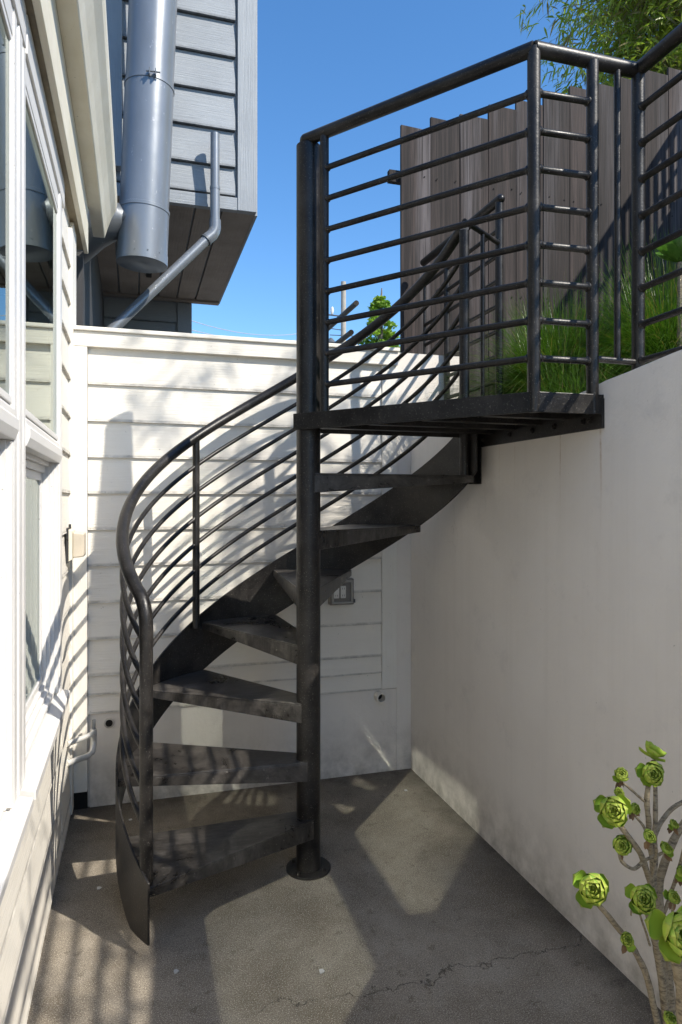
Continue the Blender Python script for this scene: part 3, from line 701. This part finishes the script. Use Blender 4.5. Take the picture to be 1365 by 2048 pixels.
# wall lamp
wl = thing('wall_lamp', (-.26, 3.2, 1.27), 'small square frosted wall lamp on the cream house corner, unlit', 'lamp')
b = MB(); b.box(XL+.002, XL+.012, 3.135, 3.30, 1.185, 1.335); b.build('back_plate', m_black, wl, bevel=.002)
b = MB()
b.loft([[(XL+.0125, 3.14, 1.19), (XL+.0125, 3.30, 1.19), (XL+.0125, 3.30, 1.33), (XL+.0125, 3.14, 1.33)], [(XL+.028, 3.145, 1.20), (XL+.028, 3.295, 1.20), (XL+.028, 3.295, 1.325), (XL+.028, 3.145, 1.325)]]); b.build('lamp_body', m_eave, wl, bevel=.003)
b = MB(); b.loft([[(XL+.0285, 3.155, 1.205), (XL+.0285, 3.285, 1.205), (XL+.0285, 3.285, 1.318), (XL+.0285, 3.155, 1.318)], [(XL+.075, 3.16, 1.21), (XL+.075, 3.28, 1.21), (XL+.075, 3.28, 1.312), (XL+.075, 3.16, 1.312)]]); b.build('lens', m_lens, wl, bevel=.006)
b = MB(); b.box(XL+.0125, XL+.022, 3.15, 3.17, 1.335, 1.352); b.build('clip', m_black, wl)
b = MB(); b.tube([(XL+.01, 3.13, 1.30), (XL+.014, 3.10, 1.285), (XL+.006, 3.09, 1.30)], .003, 8); b.build('cable', m_black, wl)

# ================================================================== FAR THINGS
up = thing('utility_pole', (2.0, 29.9, -.03), 'weathered wooden utility pole with street lamp beyond the cream wall', 'utility pole')
def far(u_, d, z): # position on a bearing (degrees right of +Y) at a distance
    return Vector((d*math.sin(R(u_)), d*math.cos(R(u_)), z))
ub = 17.0; D = 30
pp = far(ub, D, -.03); up.location = pp; ORG[up.name] = pp
b = MB(); b.tube([(pp.x, pp.y, -.03), (pp.x, pp.y, 11.1)], [.14, .11], 14); b.build('pole', m_pole, up, smooth=True)
dr = Vector((-math.cos(R(ub)), math.sin(R(ub)), 0))
b = MB(); b.tube([pp+Vector((0,0,9.6))-dr*.1, pp+dr*1.2+Vector((0,0,9.75))], .035, 8); b.build('cross_arm', m_duct_dark, up)
b = MB(); b.tube([pp+Vector((0,0,9.0)), pp+dr*1.3+Vector((0,0,9.2))], .02, 8); b.tube([pp+Vector((0,0,8.75))-dr*.5, pp+dr*.6+Vector((0,0,8.8))], .02, 8); b.build('bracket_arm', m_duct_dark, up)
b = MB(); q = pp+dr*.55+Vector((0,0,8.45)); b.tube([q+Vector((0,0,.22)), q+Vector((0,0,.1)), q, q-Vector((0,0,.06))], [.05, .16, .24, .2], 16); b.build('street_lamp_head', m_duct_dark, up, smooth=True)
for k in range(3):
    q = pp+dr*(.5+.3*k)+Vector((0,0,9.72)); b = MB(); b.tube([q, q+Vector((0,0,.16)), q+Vector((0,0,.3))], [.05, .09, .05], 10); b.build('insulator', m_pvc, up, smooth=True)
def wire(p, q, sag, label):
    b = MB(); pts = [Vector(p).lerp(Vector(q), i/16)-Vector((0,0,sag*4*(i/16)*(1-i/16))) for i in range(17)]
    b.tube(pts, .013, 6); tag(b.build('overhead_wire', m_wire, org=tuple(p)), label, 'wire', 'thin wires running left from the utility pole')
wire(pp+dr*1.2+Vector((0,0,9.0)), far(2, 24, 8.0), .5, 'upper thin overhead wire crossing the sky just above the cream wall')
wire(pp+dr*1.2+Vector((0,0,8.7)), far(2, 24, 7.6), .4, 'lower thin overhead wire crossing the sky just above the cream wall')

def leaf_cloud(b, centres, n, size, rng, flatten=.5, shape='quad', tilt=None):
    for c, rad in centres:
        for _ in range(n):
            d = Vector((rng.gauss(0,1), rng.gauss(0,1), rng.gauss(0,1))).normalized()*rad*rng.random()**.4
            p = Vector(c)+Vector((d.x, d.y, d.z*flatten)); s_ = size*rng.uniform(.6, 1.4)
            a = Vector((rng.gauss(0,1), rng.gauss(0,1), rng.gauss(0,.6)+(tilt or 0))).normalized(); q = a.cross(Vector((rng.gauss(0,1), rng.gauss(0,1), rng.gauss(0,1)))).normalized()
            b.add([p-q*s_*.5, p+a*s_, p+q*s_*.5, p-a*s_*.6], [(0,1,2,3)])
# conifer
rng = random.Random(3)
cp = far(20.1, 14, -.03); ct = thing('conifer_tree', cp, 'bright green conifer tree beyond the cream wall left of the board fence', 'tree')
b = MB(); b.tube([cp, cp+Vector((0,0,5.2)), cp+Vector((.03,0,5.85))], [.13, .05, .01], 10); b.build('trunk', m_bark, ct, smooth=True)
b = MB(); cs = []
for lay in range(26):
    t = lay/25; z = 2.2+3.45*t; rad = 1.4*(1-t)**.85+.07; nb = max(3, int(9*(1-t)+2))
    for k in range(nb):
        a = rng.random()*2*PI; rr = rad*rng.uniform(.55, 1.05)
        for q in (1.0, .72, .45):
            cs.append((cp+Vector((rr*q*math.cos(a), rr*q*math.sin(a), z-.10*q+rng.uniform(-.06, .06)+.06*(1-q))), .15*(.65+.5*(1-t))))
leaf_cloud(b, cs, 44, .05, rng, .55)
o = b.build('crown', m_conifer, ct); o['kind'] = 'stuff'
bp_ = far(22.3, 12, -.03); bt = thing('garden_bush', bp_, 'pale flowering bush between the conifer tree and the fence edge', 'bush')
b = MB(); leaf_cloud(b, [(bp_+Vector((rng.uniform(-.6,.6), rng.uniform(-.5,.5), rng.uniform(1.6, 4.2))), .35) for _ in range(34)], 60, .05, rng, .8); o = b.build('foliage', m_bush, bt); o['kind'] = 'stuff'
b = MB(); b.tube([bp_, bp_+Vector((0,0,3.6))], [.06, .02], 8); b.build('stem', m_bark, bt)
hp = far(23.5, 20, -.03); b = MB(); leaf_cloud(b, [(hp+Vector((rng.uniform(-2.2,2.2), rng.uniform(-.5,.5), rng.uniform(.5, 5.2))), .6) for _ in range(60)], 60, .09, rng, .8)
o = b.build('hedge_foliage', m_conifer, None); tag(o, 'strip of dark green hedge showing just above the cream wall by the fence', 'hedge')

# bamboo
def bamboo(base, culms, zlo, zhi, rad, nclus, seed, label):
    rng = random.Random(seed); t = thing('bamboo_plant', base, label, 'bamboo'); base = Vector(base)
    lv = MB(); ld = MB(); tips = []
    for k in range(culms):
        a = rng.random()*2*PI; r0 = .25*rng.random(); lean = Vector((rng.uniform(-1,1), rng.uniform(-1,1), 0))*rad*.75
        p0 = base+Vector((r0*math.cos(a), r0*math.sin(a), 0)); top = rng.uniform(.85, 1.08)*(zhi-base.z)
        pts = [p0+Vector((lean.x*(q/10)**2, lean.y*(q/10)**2, top*(q/10)-(.12*rad*(q/10)**4))) for q in range(11)]
        b = MB(); b.tube(pts, [.014*(1-.085*q) for q in range(11)], 7); b.build('culm', m_culm, t, smooth=True)
        for q in range(4, 11):
            if pts[q].z > zlo-.5: tips.append(pts[q])
    tw = MB()
    for _ in range(nclus):
        p = rng.choice(tips); d = Vector((rng.gauss(0,1), rng.gauss(0,1), rng.gauss(0,.5))).normalized()*rad*.85*rng.random()**.6
        c = p+d; c.z = min(max(c.z, zlo), zhi*1.03)
        mid = p.lerp(c, .5)+Vector((0,0,.08)); 
        if (c-p).length > .08: tw.tube([p, mid, c], [.0035, .0025, .0015], 4, caps=False)
        for _l in range(rng.randint(8, 15)):
            l = rng.uniform(.08, .17); wd = l*.075
            a = Vector((rng.gauss(0,1)+d.x, rng.gauss(0,1)+d.y, rng.gauss(-.7,.55))).normalized()
            s_ = a.cross(Vector((rng.gauss(0,1), rng.gauss(0,1), rng.gauss(0,1)))).normalized()*wd
            q = c+Vector((rng.gauss(0,.06), rng.gauss(0,.06), rng.gauss(0,.05))); dn = Vector((0,0,-.25*l))
            tgt = ld if rng.random() < .2 else lv
            tgt.add([q, q+a*l*.35+s_, q+a*l*.7+s_*.7+dn*.4, q+a*l+dn, q+a*l*.7-s_*.7+dn*.4, q+a*l*.35-s_], [(0,1,5), (1,2,4,5), (2,3,4)])
    tw.build('twigs', m_culm, t)['kind'] = 'stuff'
    lv.build('leaves', m_bamboo, t)['kind'] = 'stuff'
    ld.build('dry_leaves', m_bamboo2, t)['kind'] = 'stuff'
bamboo((5.25, 5.3, 1.8), 14, 5.3, 7.6, 1.15, 2800, 11, 'tall feathery bamboo rising behind the fence at the upper right')
bamboo((3.25, .55, 1.8), 4, 4.9, 6.2, .55, 58, 5, 'sparse bamboo growing above the near part of the retaining wall')
bamboo((2.9, -1.35, 1.9), 4, 3.8, 5.0, .8, 34, 15, 'loose low bamboo at the nearest end of the retaining wall top')

# grass clumps
def grass(cx, cy, cz, n, L, seed, label):
    rng = random.Random(seed); t = thing('grass_clump', (cx, cy, cz), label, 'grass', 'arching green grass clumps behind the landing'); b0 = MB(); bd = MB()
    for _ in range(n):
        b = bd if rng.random() < .07 else b0
        a = rng.random()*2*PI; r0 = .16*rng.random()**.5; p = Vector((cx+r0*math.cos(a), cy+r0*math.sin(a), cz)); a2 = a+rng.gauss(0, .5)
        out = Vector((math.cos(a2), math.sin(a2), 0)); l = L*rng.uniform(.6, 1.1); lean = rng.uniform(.12, 1.15); s_ = Vector((-out.y, out.x, 0))*.0022
        vs = []; ns = 6
        for q in range(ns+1):
            tt = q/ns; h = l*(tt*(1-.15*lean) - .62*lean*tt**2.4); o_ = l*lean*(.35*tt+.52*tt*tt)
            c = p+out*o_+Vector((0,0,h)); wq = 1-.85*tt; vs += [c-s_*wq, c+s_*wq]
        b.add(vs, [(2*q, 2*q+1, 2*q+3, 2*q+2) for q in range(ns)])
    b0.build('blades', m_grass, t)['kind'] = 'stuff'; bd.build('dry_blades', m_bamboo2, t)['kind'] = 'stuff'
grass(2.02, 2.92, 1.76, 6500, .80, 1, 'arching green grass clump seen through the landing railing, left one')
grass(2.42, 2.62, 1.80, 6500, .92, 2, 'taller arching grass clump behind the guardrail post, by the fence')
grass(2.65, 2.15, 1.80, 4500, .72, 4, 'arching grass clump at the right edge above the wall top')
grass(1.80, 2.50, 1.75, 1800, .38, 6, 'low grass clump drooping over the wall top beside the landing corner')

# succulent leaf geometry
def leaf_mesh(name, wid=.5, cup=.35, tipw=1.0):
    nu, nv = 8, 6; vs = []; tip = []
    for i in range(nu+1):
        t = i/nu; half = wid*.5*(math.sin(PI*min(1, t*.62+.06))**1.0)*(1 if t < .8 else math.sqrt(max(0, 1-((t-.8)/.2)**2))*.995+.005)
        for j in range(nv+1):
            s_ = j/nv*2-1; x = half*s_; z = cup*wid*(s_*s_)*(.5) + .28*t*t*0
            vs.append((x, t, z)); tip.append(max(abs(s_)**6, max(0, (t-.86)/.14)**2))
    fs = [(i*(nv+1)+j, i*(nv+1)+j+1, (i+1)*(nv+1)+j+1, (i+1)*(nv+1)+j) for i in range(nu) for j in range(nv)]
    me = bpy.data.meshes.new(name); me.from_pydata(vs, [], fs); me.materials.append(m_ros)
    at = me.attributes.new('tip', 'FLOAT', 'POINT'); at.data.foreach_set('value', tip)
    me.polygons.foreach_set('use_smooth', [True]*len(fs)); me.update(); return me, vs, fs, tip
LM, LV, LF, LT = leaf_mesh('leaf', .86, .42)
def bend(vs, curl):
    out = []
    for x, t, z in vs:
        if abs(curl) < 1e-4: out.append((x, t, z)); continue
        r_ = 1/curl; a = t*curl; out.append((x, (r_-z)*math.sin(a), r_-(r_-z)*math.cos(a)))
    return out
CURL = 1.2
leaf_vars = []
for cu in (.45, CURL):
    me = LM.copy(); me.name = 'leaf'; bv = bend(LV, cu); me.vertices.foreach_set('co', [c for v in bv for c in v]); me.update(); leaf_vars.append(me)
def rosette(root, org, c, rad, axis, rng, droop=2):
    """bud of closed inner leaves (one mesh) with separate outer leaves"""
    ax = Vector(axis).normalized(); c = Vector(c)-ax*rad*.45; q0 = ax.to_track_quat('Z', 'Y')
    b = MB(); tips = []; nin = 13; nout = 14 if rad > .011 else 9; Nn = nin+nout
    def lay(k):
        f_ = k/(Nn-1); F = rad*(.07+.93*f_**.9); e = .60-.45*f_; return F/((math.sin(e+CURL)-math.sin(e))/CURL), e
    for k in range(nin):
        l, e = lay(k); a = k*2.39996
        M = Matrix.Rotation(a, 4, 'Z') @ Matrix.Translation((0, 0, rad*.25*(1-k/Nn))) @ Matrix.Rotation(e, 4, 'X')
        for (x, y, z) in bend(LV, CURL): b.v.append(tuple(c + q0 @ (M @ Vector((x*l, y*l, z*l)))))
        n0 = k*len(LV); b.f += [tuple(i+n0 for i in f) for f in LF]; b.m += [0]*len(LF); tips += LT
    ob_ = b.build('rosette', m_ros, root); me = ob_.data
    me.polygons.foreach_set('use_smooth', [True]*len(me.polygons))
    at = me.attributes.new('tip', 'FLOAT', 'POINT')
    if len(me.vertices) == len(tips): at.data.foreach_set('value', tips)
    def leaf(a, e, l, vi, dz):
        o = bpy.data.objects.new('leaf', vi); C.objects.link(o); o.parent = ob_
        o.matrix_local = Matrix.Translation(c-org) @ q0.to_matrix().to_4x4() @ Matrix.Rotation(a, 4, 'Z') @ Matrix.Translation((0, 0, dz)) @ Matrix.Rotation(e, 4, 'X') @ Matrix.Diagonal((l, l, l, 1))
    for k in range(nin, Nn):
        l, e = lay(k); leaf(k*2.39996+rng.uniform(-.12, .12), e+rng.uniform(-.06, .06), l*rng.uniform(.94, 1.05), leaf_vars[1], rad*.25*(1-k/Nn))
    for k in range(droop): leaf(rng.uniform(0, 2*PI) if droop < 3 else PI+(k-droop/2+.5)*1.35+rng.uniform(-.2, .2), rng.uniform(-.25, .15), rad*rng.uniform(1.15, 1.45), leaf_vars[0], -rad*.03)
    return ob_
rng = random.Random(21)
AO = Vector((.73, .78, 0.0)); ae = thing('succulent_plant', AO, 'branching succulent with bright green rosettes on bare stems at lower right', 'plant')
ros = [((0.724, 0.826, 1.051), 0.0212, (-.3,-.8,.25)), ((0.756, 0.858, 1.068), 0.0209, (.55,-.1,.8)), ((0.682, 0.839, 1.048), 0.0125, (-.2,-.5,.8)), ((0.671, 0.831, 1.028), 0.0097, (-.3,-.7,.5)), ((0.643, 0.809, 1.016), 0.0225, (-.4,-.8,.25)), ((0.693, 0.825, 1.004), 0.0097, (0,-.9,.3)), ((0.661, 0.814, 0.96), 0.0168, (-.3,-.75,.45)), ((0.691, 0.794, 0.979), 0.0125, (-.1,-.8,.5)), ((0.729, 0.804, 0.95), 0.0128, (.1,-.6,.7)), ((0.601, 0.801, 0.918), 0.0262, (-.25,-.85,.25)), ((0.661, 0.772, 0.909), 0.0215, (-.3,-.8,.35)), ((0.739, 0.801, 0.881), 0.0122, (0,-.8,.6)), ((0.642, 0.778, 0.852), 0.0122, (-.3,-.7,.6)), ((0.61, 0.651, 0.945), 0.0335, (-.1,-.8,.3)), ((0.638, 0.695, 0.803), 0.0125, (0,-.4,.9)), ((0.77, 0.833, 0.967), 0.0085, (0,-.7,.6)), ((0.766, 0.813, 0.906), 0.012, (-.2,-.7,.5))]
stems = [([(0.75, 0.818, 0.30), (0.75, 0.818, 0.573), (0.708, 0.81, 0.749), (0.668, 0.801, 0.826), (0.626, 0.798, 0.877), (0.605, 0.803, 0.905)], 0.0073, 0.0045), ([(0.757, 0.816, 0.30), (0.757, 0.816, 0.573), (0.723, 0.805, 0.763), (0.692, 0.784, 0.847), (0.67, 0.776, 0.894)], 0.0095, 0.0048), ([(0.74, 0.80, 0.30), (0.754, 0.817, 0.573), (0.743, 0.82, 0.749), (0.734, 0.823, 0.829), (0.717, 0.818, 0.894), (0.697, 0.813, 0.935), (0.679, 0.808, 0.962), (0.656, 0.81, 0.993), (0.648, 0.813, 1.006)], 0.0088, 0.0039), ([(0.697, 0.813, 0.934), (0.68, 0.813, 0.926), (0.665, 0.815, 0.936), (0.663, 0.818, 0.949)], 0.0036, 0.0032), ([(0.734, 0.823, 0.829), (0.735, 0.833, 0.89), (0.73, 0.835, 0.942), (0.72, 0.830, 1.003), (0.725, 0.832, 1.040)], 0.0066, 0.0048), ([(0.735, 0.833, 0.89), (0.745, 0.84, 0.959), (0.754, 0.852, 1.015), (0.756, 0.857, 1.056)], 0.0052, 0.0042), ([(0.722, 0.83, 1.005), (0.707, 0.834, 1.018), (0.693, 0.837, 1.031), (0.682, 0.841, 1.04)], 0.0026, 0.0022), ([(0.73, 0.835, 0.942), (0.712, 0.83, 0.976), (0.694, 0.828, 0.997)], 0.003, 0.0022), ([(0.77, 0.82, 0.30), (0.776, 0.831, 0.556), (0.772, 0.843, 0.728), (0.757, 0.847, 0.849), (0.775, 0.853, 0.904), (0.806, 0.853, 0.952), (0.855, 0.849, 0.994)], 0.009, 0.007), ([(0.743, 0.841, 0.944), (0.77, 0.854, 0.965), (0.797, 0.856, 0.982), (0.848, 0.851, 1.002)], 0.0052, 0.0043), ([(0.70, 0.72, 0.30), (0.64, 0.67, 0.70), (0.623, 0.658, 0.847), (0.613, 0.656, 0.907), (0.61, 0.658, 0.933)], 0.013, 0.009), ([(0.697, 0.813, 0.935), (0.712, 0.809, 0.94), (0.727, 0.806, 0.945)], 0.0032, 0.0029), ([(0.68, 0.803, 0.809), (0.654, 0.784, 0.834), (0.643, 0.780, 0.848)], 0.0032, 0.0027), ([(0.715, 0.818, 0.897), (0.709, 0.799, 0.955), (0.691, 0.797, 0.974)], 0.0029, 0.0021), ([(0.76, 0.847, 0.818), (0.773, 0.832, 0.884), (0.773, 0.811, 0.947)], 0.0038, 0.0033), ([(0.743, 0.82, 0.749), (0.746, 0.809, 0.814), (0.74, 0.803, 0.874)], 0.0033, 0.0025), ([(0.70, 0.74, 0.30), (0.671, 0.706, 0.687), (0.651, 0.702, 0.746), (0.638, 0.697, 0.798)], 0.0051, 0.0044), ([(0.693, 0.793, 0.826), (0.678, 0.788, 0.861), (0.666, 0.791, 0.895), (0.661, 0.793, 0.874)], 0.0021, 0.0017)]
def smooth_path(pts, n=6):
    P = [Vector(p) for p in pts]; P = [2*P[0]-P[1]]+P+[2*P[-1]-P[-2]]; out = []
    for i in range(1, len(P)-2):
        for k in range(n):
            t = k/n; out.append(.5*((2*P[i])+(P[i+1]-P[i-1])*t+(2*P[i-1]-5*P[i]+4*P[i+1]-P[i+2])*t*t+(-P[i-1]+3*P[i]-3*P[i+1]+P[i+2])*t**3))
    out.append(P[-2]); return out
for pts, r0, r1 in stems:
    pa = smooth_path(pts); n = len(pa); rs = []
    for i in range(n):
        r_ = r0+(r1-r0)*i/(n-1); rs.append(r_*.76*(1+.16*noise.noise(pa[i]*90)))
        if 0 < i < n-1: pa[i] += Vector((noise.noise(pa[i]*30), noise.noise(pa[i]*30+Vector((5,0,0))), 0))*.0025
    b = MB(); b.tube(pa, rs, 10); b.build('stem', m_stem, ae, smooth=True)
for c, r_, ax in ros: rosette(ae, AO, c, r_*.9*rng.uniform(.93, 1.07), ax, rng, droop=4 if r_ > .02 else 1)
for c, r_, ax in ros:
    if r_ > .03: continue
    for k in range(2 if r_ > .014 else 3):
        b = MB(); a = Vector((rng.uniform(-1,1), rng.uniform(-.6,.6), rng.uniform(-1.2,-.2))).normalized(); s_ = a.cross(Vector((rng.random(), rng.random(), .3))).normalized(); nn = a.cross(s_)
        p = Vector(c)-Vector(ax).normalized()*r_*.25+Vector((0,0,-r_*.35)); l = .009+.006*rng.random(); w_ = l*.3
        b.add([p, p+a*l*.4+s_*w_, p+a*l*.75+s_*w_*.7+nn*l*.15, p+a*l+nn*l*.3, p+a*l*.75-s_*w_*.7+nn*l*.2, p+a*l*.4-s_*w_+nn*l*.1], [(0,1,5), (1,2,4,5), (2,3,4)])
        b.build('dry_leaf', m_dead, ae)
pt = thing('plant_pot', (.73, .78, 0), 'round terracotta pot holding the branching succulent below the frame', 'pot')
b = MB(); n = 28; rings = []
for r_, z in ((.12, 0), (.165, .30), (.18, .30), (.18, .345), (.155, .345), (.152, .30)): rings.append([(.73+r_*math.cos(2*PI*j/n), .78+r_*math.sin(2*PI*j/n), z) for j in range(n)])
b.loft(rings); b.build('pot_body', m_terra, pt, smooth=True)

# aeonium in the bed, upper right
s2c = Vector((2.16, 2.30, 2.44)); su = thing('succulent_plant', (2.16, 2.30, 1.78), 'dark green succulent with broad glossy leaves in the grass above the wall', 'plant')
b = MB(); b.tube([(2.16, 2.30, 1.78), (2.17, 2.31, 2.2), s2c], [.014, .012, .011], 8); b.build('stem', m_stem, su, smooth=True)
for k in range(14):
    f_ = k/13; me = leaf_vars[0 if f_ > .4 else 1].copy(); me.name = 'leaf'; me.materials[0] = m_glossleaf
    o = bpy.data.objects.new('leaf', me); C.objects.link(o); o.parent = su; l = .07+.07*f_
    o.matrix_local = Matrix.Translation(s2c-Vector((2.16, 2.30, 1.78))) @ Matrix.Rotation(k*2.4, 4, 'Z') @ Matrix.Rotation(R(75-60*f_), 4, 'X') @ Matrix.Diagonal((l, l, l, 1))

# fallen petals / debris on the floor
rng = random.Random(5)
for k, (x, y, lb) in enumerate([(.55, 2.03, 'on open floor in front of the centre pole'), (-.02, 3.25, 'at the foot of the back wall behind the stairs'), (1.19, 1.45, 'nearest the right edge by the retaining wall'), (.02, 2.95, 'behind the lowest tread'), (1.30, 3.18, 'in the far corner of the floor'), (.12, 2.16, 'just in front of the stringer tip'), (-.13, 2.71, 'beside the stringer by the cream house')]):
    b = MB(); pts = [(x+rng.uniform(.006,.012)*math.cos(2*PI*j/6), y+rng.uniform(.006,.012)*math.sin(2*PI*j/6)) for j in range(6)]
    b.prism(pts, .0015, .004); 
    tag(b.build('fallen_petal', m_pvc, org=(x, y, 0)), 'small pale petal lying '+lb, 'petal', 'pale petals scattered on the floor')
